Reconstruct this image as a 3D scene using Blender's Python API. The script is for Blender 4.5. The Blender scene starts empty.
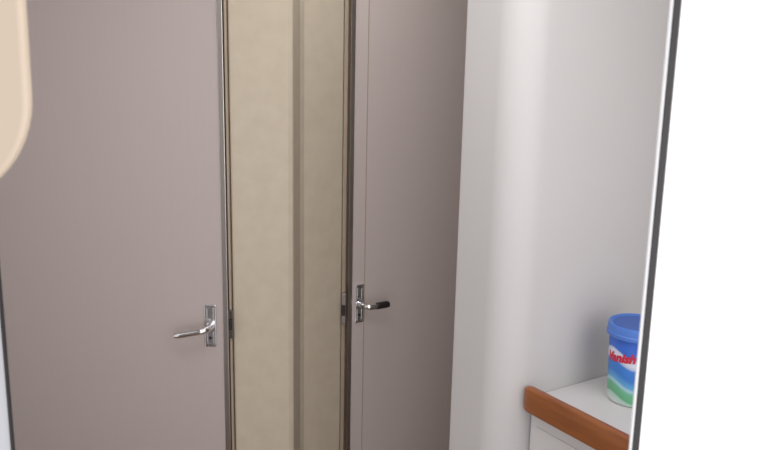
import bpy, bmesh, math
from mathutils import Vector, Matrix
scene=bpy.context.scene
scene.view_settings.view_transform='Standard'
scene.view_settings.look='None'
def lin(c):
    return tuple(((v/255)/12.92 if v/255<=.04045 else (((v/255)+.055)/1.055)**2.4) for v in c)+(1,)
def mat(name,c,rough=.5,metal=0,c2=None,scale=(5,5,5),noise=1.0,detail=4,bump=0,lo=.35,hi=.65):
    m=bpy.data.materials.new(name); m.use_nodes=True
    nt=m.node_tree; b=nt.nodes['Principled BSDF']
    b.inputs['Roughness'].default_value=rough; b.inputs['Metallic'].default_value=metal
    b.inputs['Base Color'].default_value=lin(c)
    tc=nt.nodes.new('ShaderNodeTexCoord'); mp=nt.nodes.new('ShaderNodeMapping'); mp.inputs['Scale'].default_value=scale
    nz=nt.nodes.new('ShaderNodeTexNoise'); nz.inputs['Scale'].default_value=noise; nz.inputs['Detail'].default_value=detail
    nt.links.new(tc.outputs['Object'],mp.inputs[0]); nt.links.new(mp.outputs[0],nz.inputs['Vector'])
    if c2 is not None:
        cr=nt.nodes.new('ShaderNodeValToRGB')
        cr.color_ramp.elements[0].position=lo; cr.color_ramp.elements[1].position=hi
        cr.color_ramp.elements[0].color=lin(c2); cr.color_ramp.elements[1].color=lin(c)
        nt.links.new(nz.outputs['Fac'],cr.inputs[0]); nt.links.new(cr.outputs[0],b.inputs['Base Color'])
    if bump:
        bp=nt.nodes.new('ShaderNodeBump'); bp.inputs['Strength'].default_value=bump; bp.inputs['Distance'].default_value=.002
        nt.links.new(nz.outputs['Fac'],bp.inputs['Height']); nt.links.new(bp.outputs[0],b.inputs['Normal'])
    return m
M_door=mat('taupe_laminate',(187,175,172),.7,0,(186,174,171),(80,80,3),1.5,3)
M_door2=mat('taupe_laminate_lightened',(208,195,191),.7,0,(207,194,190),(80,80,3),1.5,3)  # door laminate with brightness added to the colour, offsets weak light on door_2
M_beige=mat('beige_vinyl',(201,189,170),.65,0,(196,183,164),(22,22,22),1.3,6,.08)
M_tan=mat('tan_vinyl',(172,156,138),.55,0,(167,151,133),(14,14,14),1.2,6)
M_chrome=mat('chrome',(232,232,234),.16,1)
M_satin=mat('satin_metal',(214,207,202),.24,1)
M_dark=mat('dark_rubber',(38,34,34),.6)
M_grip=mat('dark_lever_grip',(40,36,36),.3)
M_bronze=mat('dark_latch_metal',(125,116,110),.3,1)
M_white=mat('white_gelcoat',(203,200,200),.7,0,(201,198,198),(3,3,3),1,3)
M_count=mat('white_worktop',(214,211,211),.5,0,(212,209,209),(5,5,5),1,3)
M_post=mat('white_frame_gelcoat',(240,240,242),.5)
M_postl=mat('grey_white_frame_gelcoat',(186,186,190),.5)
M_cream=mat('cream_plastic',(192,175,156),.6,0,(189,172,153),(8,8,8),1,3)
M_wood=mat('varnished_wood',(162,98,54),.28,0,(132,76,40),(7,7,60),1.6,5,0,.25,.75)
M_floor=mat('floor_laminate',(150,120,92),.5,0,(130,102,76),(4,40,4),1,5)
M_ceil=mat('ceiling_vinyl',(220,215,210),.7,0,(213,208,203),(10,10,10),1,3)
M_wall=mat('greige_wall',(195,188,182),.6,0,(190,183,177),(8,8,8),1,3)

def link(o):
    scene.collection.objects.link(o); return o
def finish(name,bm,m,bevel=0,seg=3,smooth=False,kind=None,label=None,cat=None,parent=None,loc=None):
    bmesh.ops.recalc_face_normals(bm,faces=bm.faces)
    me=bpy.data.meshes.new(name); bm.to_mesh(me); bm.free()
    o=bpy.data.objects.new(name,me); link(o)
    if m: me.materials.append(m)
    if loc is not None: o.location=loc
    if bevel:
        b=o.modifiers.new('Bevel','BEVEL'); b.width=bevel; b.segments=seg; b.limit_method='ANGLE'; b.angle_limit=math.radians(40); b.harden_normals=False
    if smooth:
        for p in me.polygons: p.use_smooth=True
    if kind: o['kind']=kind
    if label: o['label']=label
    if cat: o['category']=cat
    if parent: o.parent=parent
    return o
def prism_bm(pts,z0,z1):
    bm=bmesh.new()
    lo=[bm.verts.new((x,y,z0)) for x,y in pts]; hi=[bm.verts.new((x,y,z1)) for x,y in pts]
    n=len(pts)
    for i in range(n):
        bm.faces.new((lo[i],lo[(i+1)%n],hi[(i+1)%n],hi[i]))
    bm.faces.new(lo); bm.faces.new(hi)
    return bm
def box_bm(x0,x1,y0,y1,z0,z1):
    return prism_bm([(x0,y0),(x1,y0),(x1,y1),(x0,y1)],z0,z1)
def tube_bm(path,radii,seg=16,flat=1.0,updir=Vector((0,0,1))):
    bm=bmesh.new(); rings=[]
    P=[Vector(p) for p in path]
    for i,p in enumerate(P):
        t=(P[min(i+1,len(P)-1)]-P[max(i-1,0)]).normalized()
        a=t.cross(updir).normalized(); b=a.cross(t).normalized()
        rings.append([bm.verts.new(p+a*math.cos(2*math.pi*k/seg)*radii[i]+b*math.sin(2*math.pi*k/seg)*radii[i]*flat) for k in range(seg)])
    for r0,r1 in zip(rings,rings[1:]):
        for k in range(seg):
            bm.faces.new((r0[k],r0[(k+1)%seg],r1[(k+1)%seg],r1[k]))
    bm.faces.new(rings[0]); bm.faces.new(rings[-1])
    return bm
def lathe_bm(prof,seg=64):
    bm=bmesh.new(); rings=[]
    for r,z in prof:
        if r<1e-6: rings.append([bm.verts.new((0,0,z))])
        else: rings.append([bm.verts.new((r*math.cos(2*math.pi*k/seg),r*math.sin(2*math.pi*k/seg),z)) for k in range(seg)])
    for a,b in zip(rings,rings[1:]):
        for k in range(seg):
            k2=(k+1)%seg
            if len(a)==1 and len(b)==1: continue
            if len(a)==1: bm.faces.new((a[0],b[k],b[k2]))
            elif len(b)==1: bm.faces.new((a[k],a[k2],b[0]))
            else: bm.faces.new((a[k],a[k2],b[k2],b[k]))
    return bm
FZ,CZ=0.0,1.95
# ---------- setting ----------
finish('floor',box_bm(-1.1,1.3,.3,3.0,-.03,0),M_floor,kind='structure',label='brown wood-look cabin floor')
finish('ceiling',box_bm(-1.1,1.3,.3,3.0,CZ,CZ+.03),M_ceil,kind='structure',label='off-white vinyl cabin ceiling')
finish('wall_left',box_bm(-1.03,-1.0,.7,2.6,0,CZ),M_wall,kind='structure',label='greige side wall of the cabin')
finish('wall_back',box_bm(-1.0,1.2,2.5,2.53,0,CZ),M_wall,kind='structure',label='greige wall closing the passage')
finish('wall_right',box_bm(1.2,1.23,.7,2.53,0,CZ),M_wall,kind='structure',label='greige side wall of the cabin')

# doors. built in local frame: x along door from latch edge, y depth (front face y=0, -y to viewer)
def make_door(name,origin,angle,direction,width,m,label,groove):
    bm=box_bm(min(0,direction*width),max(0,direction*width),0,.03,.04,1.88)
    d=finish(name,bm,m,bevel=.002,kind='structure',label=label)
    d.location=origin; d.rotation_euler=(0,0,angle)
    s=direction
    finish('edge_trim',box_bm(min(-s*.007,s*.005),max(-s*.007,s*.005),-.003,.03,.04,1.88),M_satin,bevel=.0012,seg=3,parent=d,label='satin metal edge strip')
    if groove:
        finish('seam_strip',box_bm(s*.040,s*.0420,-.0006,.001,.04,1.88),M_tan,parent=d)
    return d
def make_handle(door,cx,z,s,droop,length,pw=.027,grip=False):
    e=bpy.data.objects.new('door_handle',None); link(e); e.parent=door; e.location=(cx,0,z); e.empty_display_size=.05
    e['label']='small chrome lever handle on a narrow backplate'
    bm=box_bm(-pw/2,pw/2,-.004,.0005,-.049,.049)
    finish('backplate',bm,M_chrome,bevel=.0028,seg=4,parent=e,label='polished chrome rectangular plate')
    bm=bmesh.new()
    def addbox(a): 
        t=box_bm(*a); me=bpy.data.meshes.new('t'); t.to_mesh(me); t.free(); bm.from_mesh(me); bpy.data.meshes.remove(me)
    for a in [(-pw*.3,-pw*.22,-.0055,-.0035,-.040,-.014),(pw*.22,pw*.3,-.0055,-.0035,-.040,-.014),(-pw*.3,pw*.3,-.0055,-.0035,-.042,-.040),
              (-pw*.3,-pw*.22,-.0055,-.0035,.014,.040),(pw*.22,pw*.3,-.0055,-.0035,.014,.040),(-pw*.3,pw*.3,-.0055,-.0035,.040,.042)]:
        addbox(a)
    finish('rim',bm,M_chrome,bevel=.0006,parent=e)
    finish('keyhole',tube_bm([(0,-.0038,-.028),(0,-.0050,-.028)],[.0035,.0035]),M_dark,parent=e,label='dark round lock hole')
    path=[(0,-.003,0),(0,-.012,0),(0,-.024,0),(s*.003,-.032,0),(s*.010,-.037,-.001)]
    rad=[.0095,.0085,.0070,.0075,.0080]
    N=8
    for i in range(1,N+1):
        t=i/N
        path.append((s*(.010+(length-.010)*t),-.037,-.001-droop*t))
        rad.append(.0080 if i<N else .0060)
    lv=finish('lever',tube_bm(path,rad,16,.95,Vector((0,.05,1))),M_chrome,smooth=True,parent=e,label='straight chrome lever')
    lv.data.set_sharp_from_angle(angle=math.radians(50))
    if grip:
        g=[]; gr=[]
        for i in range(7):
            t=.30+.72*i/6
            g.append((s*(.010+(length-.010)*t),-.037,-.001-droop*t)); gr.append(.0089 if 0<i<6 else .0082)
        finish('grip',tube_bm(g,gr,20,.95,Vector((0,.05,1))),M_grip,smooth=True,parent=e,label='glossy near-black lever grip')
    return e
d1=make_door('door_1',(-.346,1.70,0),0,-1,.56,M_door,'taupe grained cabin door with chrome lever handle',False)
make_handle(d1,-.033,.901,-1,.012,.072)
ang=math.radians(33)
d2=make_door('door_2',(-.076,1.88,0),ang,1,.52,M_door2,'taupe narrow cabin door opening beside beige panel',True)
make_handle(d2,.026,.898,1,.000,.062,.024,True)

# centre beige bulkhead with fold
pts=[(-.331,1.712),(-.206,1.712),(-.196,1.718),(-.188,1.785),(-.180,1.799),(-.0965,1.868),(-.0965,1.91),(-.331,1.91)]
wc=finish('wall_centre',prism_bm(pts,0,CZ),M_beige,bevel=.004,seg=4,kind='structure',label='beige mottled vinyl folded wall panel between the doors')
t=finish('trim_1',box_bm(-.3375,-.3325,1.703,1.75,0,CZ),M_tan,bevel=.0015,kind='structure',label='tan door jamb strip')
finish('strike_plate',box_bm(-.3390,-.3270,1.696,1.7025,.872,.938),M_bronze,bevel=.002,parent=t,label='dark metal latch keep')
finish('latch_bolt',box_bm(-.3370,-.3295,1.690,1.6955,.893,.918),M_dark,bevel=.0015,parent=t)
t=finish('trim_2',prism_bm([(-.0955,1.862),(-.0865,1.866),(-.0865,1.91),(-.0955,1.91)],0,CZ),M_tan,bevel=.002,kind='structure',label='tan door jamb strip')
finish('strike_plate',box_bm(-.0965,-.0835,1.853,1.8615,.857,.935),M_bronze,bevel=.002,parent=t,label='dark metal latch keep')
finish('latch_bolt',box_bm(-.0945,-.0860,1.847,1.8525,.880,.905),M_dark,bevel=.0015,parent=t)
finish('wall_header',box_bm(-.92,-.35,1.70,1.73,1.885,CZ),M_wall,kind='structure',label='greige strip of wall above the door')
finish('wall_hinge',box_bm(-1.0,-.909,1.70,1.73,0,CZ),M_wall,kind='structure',label='greige strip of wall beside the door')

# ---------- boat frame ----------
P=Vector((.349,1.342)); e1=Vector((math.cos(ang),math.sin(ang))); e2=Vector((math.sin(ang),-math.cos(ang)))
def W(a,b):
    v=P+e1*a+e2*b; return (v.x,v.y)
A=-.168; R=.058
outer=[(A,-.142),(A,-R)]
for i in range(1,25):
    th=math.pi/2*i/24
    outer.append((A+R-R*math.cos(th),-R+R*math.sin(th)))
outer.append((.70,0))
inner=[(.70,-.02)]
for i in range(24,0,-1):
    th=math.pi/2*i/24; r=R-.02
    inner.append((A+R-r*math.cos(th),-R+r*math.sin(th)))
inner+= [(A+.02,-R),(A+.02,-.142)]
pts=[W(a,b) for a,b in outer+inner]
w=finish('wall_partition',prism_bm(pts,0,CZ),M_white,bevel=.005,seg=5,kind='structure',label='white gelcoat partition with a rounded vertical corner')
for p in w.data.polygons:
    if abs(p.normal.z)<.5: p.use_smooth=True
w.data.set_sharp_from_angle(angle=math.radians(30))

# ---------- cabinet under worktop ----------
cab=bpy.data.objects.new('base_cabinet',None); link(cab)
c=W(.1,.2); cab.location=(c[0],c[1],0)
cab['label']='white base cabinet with hinged door under the worktop'; cab['category']='cabinet'
def cp(o): 
    o.parent=cab; o.matrix_parent_inverse=Matrix.Translation(cab.location).inverted(); return o
aL=-.105; bF=.50
cp(finish('body',prism_bm([W(aL,.003),W(.60,.003),W(.60,bF),W(aL,bF)],.001,.908),M_count,bevel=.003,label='white cabinet carcass'))
cd=cp(finish('door',prism_bm([W(aL-.0020,.020),W(aL-.0005,.020),W(aL-.0005,bF-.02),W(aL-.0020,bF-.02)],.08,.884),M_count,bevel=.001,seg=3,label='white door panel'))
kn=finish('knob',lathe_bm([(0,0),(.006,0),(.006,.012),(.012,.018),(.012,.024),(0,.027)],24),M_chrome,smooth=True)
q=W(aL-.0020,.40); kn.location=(q[0],q[1],.80)
kn.rotation_euler=Vector((-e1.x,-e1.y,0)).to_track_quat('Z','Y').to_euler()
kn.parent=cd
wt=finish('worktop',prism_bm([W(aL-.004,.001),W(.60,.001),W(.60,bF),W(aL-.004,bF)],.909,.932),M_count,bevel=.001,label='white worktop running along the partition',cat='worktop')
def rail():
    bm=bmesh.new()
    L=.48; a0=aL-.021; a1=aL-.005; z0,z1=.911,.957
    prof=[]
    r=.005
    for cx,cz,st in [(a1-r,z1-r,0),(a0+r,z1-r,90),(a0+r,z0+r,180),(a1-r,z0+r,270)]:
        for k in range(5):
            th=math.radians(st+k*22.5); prof.append((cx+r*math.cos(th),cz+r*math.sin(th)))
    ca=(a0+a1)/2; cz=(z0+z1)/2
    secs=[(.002,.45),(.003,.64),(.005,.80),(.008,.91),(.012,.98),(.016,1.0)]+[(.016+(L-.016)*i/8,1.0) for i in range(1,9)]
    rings=[]
    for b,s in secs:
        ring=[]
        for a,z in prof:
            x,y=W(ca+(a-ca)*s,b); ring.append(bm.verts.new((x,y,cz+(z-cz)*(1-(1-s)*.5))))
        rings.append(ring)
    n=len(prof)
    for r0,r1 in zip(rings,rings[1:]):
        for k in range(n): bm.faces.new((r0[k],r0[(k+1)%n],r1[(k+1)%n],r1[k]))
    bm.faces.new(rings[0]); bm.faces.new(rings[-1])
    return bm
rl=finish('rail',rail(),M_wood,smooth=True,parent=wt,label='varnished reddish-brown wooden edge rail')

# ---------- tub ----------
tub=bpy.data.objects.new('plastic_tub',None); link(tub)
TX,TY,TZ=.4335,1.282,.9325
tub.location=(TX,TY,TZ)
tub['label']='round laundry powder tub with blue lid and red lettering on worktop'; tub['category']='tub'
def label_mat():
    m=bpy.data.materials.new('printed_label'); m.use_nodes=True
    nt=m.node_tree; b=nt.nodes['Principled BSDF']; b.inputs['Roughness'].default_value=.4
    tc=nt.nodes.new('ShaderNodeTexCoord'); sp=nt.nodes.new('ShaderNodeSeparateXYZ'); nt.links.new(tc.outputs['Object'],sp.inputs[0])
    at=nt.nodes.new('ShaderNodeMath'); at.operation='ARCTAN2'; nt.links.new(sp.outputs['Y'],at.inputs[0]); nt.links.new(sp.outputs['X'],at.inputs[1])
    mu=nt.nodes.new('ShaderNodeMath'); mu.operation='MULTIPLY_ADD'; mu.inputs[1].default_value=3.0; mu.inputs[2].default_value=.8; nt.links.new(at.outputs[0],mu.inputs[0])
    sn=nt.nodes.new('ShaderNodeMath'); sn.operation='SINE'; nt.links.new(mu.outputs[0],sn.inputs[0])
    ad=nt.nodes.new('ShaderNodeMath'); ad.operation='MULTIPLY_ADD'; ad.inputs[1].default_value=.007; nt.links.new(sn.outputs[0],ad.inputs[0]); nt.links.new(sp.outputs['Z'],ad.inputs[2])
    dv=nt.nodes.new('ShaderNodeMath'); dv.operation='DIVIDE'; dv.inputs[1].default_value=.13; nt.links.new(ad.outputs[0],dv.inputs[0])
    cr=nt.nodes.new('ShaderNodeValToRGB'); r=cr.color_ramp; r.interpolation='EASE'
    els=[(0,(215,228,225)),(.08,(190,218,208)),(.12,(105,180,135)),(.22,(115,190,150)),(.27,(170,210,228)),(.32,(95,165,218)),(.42,(62,126,210)),(.54,(66,130,215)),(.58,(195,206,232)),(.61,(218,223,236)),(.68,(212,218,234)),(.72,(58,108,206)),(1,(55,100,200))]
    r.elements[0].position=0; r.elements[0].color=lin(els[0][1]); r.elements[1].position=1; r.elements[1].color=lin(els[-1][1])
    for p,c in els[1:-1]:
        e=r.elements.new(p); e.color=lin(c)
    nt.links.new(dv.outputs[0],cr.inputs[0]); nt.links.new(cr.outputs[0],b.inputs['Base Color'])
    return m
M_lab=label_mat()
M_lid=mat('blue_lid_plastic',(80,124,205),.35)
M_lid2=mat('blue_lid_panel_plastic',(52,96,180),.4)
M_red=mat('red_print',(200,45,75),.4)
finish('tub_body',lathe_bm([(0,0),(.038,0),(.0405,.002),(.0415,.006),(.0455,.118),(.0455,.124),(0,.124)],64),M_lab,smooth=True,parent=tub,label='printed white, blue and green tub wall')
ld=finish('lid',lathe_bm([(.0462,.117),(.0500,.117),(.0504,.119),(.0504,.123),(.0490,.1245),(.0490,.134),(.0482,.137),(.046,.138),(.044,.1365),(.042,.135),(0,.135)],64),M_lid,smooth=True,parent=tub,label='blue round snap-on lid with raised rim')
ld.data.set_sharp_from_angle(angle=math.radians(35))
finish('lid_panel',lathe_bm([(0,.1352),(.0405,.1352),(.0405,.1358),(0,.1358)],64),M_lid2,parent=ld,label='darker blue recessed lid centre')
def word(txt,size,z,ang0,mt,name,bold=.0006,shear=.2,tilt=0):
    cu=bpy.data.curves.new('t','FONT'); cu.body=txt; cu.size=size; cu.offset=bold; cu.shear=shear; cu.align_x='CENTER'; cu.extrude=.0002
    o=bpy.data.objects.new('t',cu); link(o)
    bpy.context.view_layer.update()
    dg=bpy.context.evaluated_depsgraph_get()
    me=bpy.data.meshes.new_from_object(o.evaluated_get(dg)); bpy.data.objects.remove(o)
    for v in me.vertices:
        x,y,zz=v.co
        y+=x*tilt
        h=z+y; rr=.0415+(.0455-.0415)*(h-.006)/.112+.0006+zz
        th=ang0+x/.0435
        v.co=(rr*math.cos(th),rr*math.sin(th),h)
    me.name=name
    ob=bpy.data.objects.new(name,me); link(ob); me.materials.clear(); me.materials.append(mt); ob.parent=tub
    return ob
view=math.atan2(-TY,-TX)
word('Vanish',.021,.077,view-.62,M_red,'lettering',.0011,.25,.12)

# ---------- near doorway ----------
YN=.65
xl=-.3245; xr=.2235
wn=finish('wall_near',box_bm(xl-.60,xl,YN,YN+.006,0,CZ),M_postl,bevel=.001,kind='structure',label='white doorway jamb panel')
wn2=finish('wall_near.001',box_bm(xr+.0065,xr+.70,YN,YN+.010,0,CZ),M_post,bevel=.001,kind='structure',label='brightly lit white doorway jamb panel with dark gasket')
finish('trim_5',box_bm(xl+.0004,xl+.0022,YN-.001,YN+.003,0,CZ),M_dark,kind='structure',label='dark rubber gasket along the doorway edge')
finish('trim_6',box_bm(xr+.0010,xr+.0060,YN-.002,YN+.003,0,CZ),M_dark,kind='structure',label='dark rubber gasket along the doorway edge')
finish('trim_7',box_bm(xr-.0014,xr+.0008,YN,YN+.003,0,CZ),M_post,kind='structure',label='pale inner bead of the doorway')

# ---------- overhead cabinet cream ----------
oc=bpy.data.objects.new('overhead_cabinet',None); link(oc); oc.location=(-.45,.58,1.40)
oc['label']='cream overhead cabinet with thin rounded door beside the doorway'; oc['category']='cabinet'
def rpoly(x0,x1,z0,z1,r):
    pts=[(x0,z1)]
    pts.append((x0,z0+r*.3))
    for k in range(1,6):
        th=math.radians(180+18*k); pts.append((x0+r*.3+r*.3*math.cos(th),z0+r*.3+r*.3*math.sin(th)))
    for k in range(0,17):
        th=math.radians(270+90*k/16); pts.append((x1-r+r*math.cos(th),z0+r+r*math.sin(th)))
    pts.append((x1+.004,z1))
    return pts
def slab(pts,y0,y1):
    bm=bmesh.new()
    a=[bm.verts.new((x,y0,z)) for x,z in pts]; b=[bm.verts.new((x,y1,z)) for x,z in pts]
    n=len(pts)
    for i in range(n): bm.faces.new((a[i],a[(i+1)%n],b[(i+1)%n],b[i]))
    bm.faces.new(a); bm.faces.new(b); return bm
def op(o):
    o.parent=oc; o.matrix_parent_inverse=Matrix.Translation(oc.location).inverted(); return o
op(finish('door',slab(rpoly(-.72,-.2210,1.399,1.945,.072),.498,.508),M_cream,bevel=.003,label='thin cream door with rounded lower corner'))
op(finish('body',slab(rpoly(-.70,-.345,1.42,1.949,.03),.5085,.648),M_cream,bevel=.003,label='cream cabinet carcass'))

# ---------- lights ----------
wd=bpy.data.worlds.new('World'); scene.world=wd; wd.use_nodes=True
wd.node_tree.nodes['Background'].inputs[0].default_value=(.97,.97,1,1); wd.node_tree.nodes['Background'].inputs[1].default_value=.9
def area(name,loc,target,size,power,col=(1,1,1),sy=None):
    l=bpy.data.lights.new(name,'AREA'); l.size=size; l.energy=power; l.color=col
    if sy: l.shape='RECTANGLE'; l.size_y=sy
    o=bpy.data.objects.new(name,l); link(o); o.location=loc
    o.rotation_euler=(Vector(target)-Vector(loc)).to_track_quat('-Z','Y').to_euler(); return o
area('daylight_from_doorway',(.35,-1.0,1.45),(0,1.7,1.1),1.8,18,(1,.985,.98))
area('ceiling_fill',(-.10,1.0,1.93),(-.05,1.25,.6),.9,5.5,(1,.99,.99),.5)  # added soft fill under the ceiling, there is no hatch
area('passage_fill',(.02,1.58,1.93),(.02,1.72,.8),.25,1.1,(1,.98,.96))  # small fill added to lift the dark top of door_2, no real lamp
area('left_side_fill',(-.97,1.15,1.1),(0.2,1.5,1.1),.8,1.4,(1,.99,.99),1.2)  # unseen fill in front of the left wall, no window modelled
area('right_side_fill',(.58,.72,1.15),(.12,1.5,1.05),.5,3.6,(1,.99,.99),1.3)  # added fill hidden behind the right jamb, not an actual window
s=bpy.data.lights.new('jamb_fill_spot','SPOT'); s.energy=25; s.spot_size=math.radians(70); s.spot_blend=.1; s.shadow_soft_size=.02  # spot added to brighten the right jamb, stands in for sun
so=bpy.data.objects.new('jamb_fill_spot',s); link(so); so.location=(.95,.35,1.35); so.rotation_euler=(Vector((.30,.65,1.33))-Vector(so.location)).to_track_quat('-Z','Y').to_euler()

# ---------- camera ----------
cam=bpy.data.cameras.new('Camera'); co=bpy.data.objects.new('Camera',cam); link(co)
cam.sensor_width=36; cam.lens=800/765*36; cam.clip_start=.02
p=math.radians(12); Rv=Vector((1,0,0)); U=Vector((0,math.sin(p),math.cos(p)))
k=.0216
X=(Rv+U*k).normalized(); Y=(U-Rv*k).normalized(); Z=X.cross(Y)
m=Matrix((X,Y,Z)).transposed().to_4x4(); m.translation=(0,0,1.5)
co.matrix_world=m
cam.dof.use_dof=True; cam.dof.focus_distance=1.4; cam.dof.aperture_fstop=11
scene.camera=co
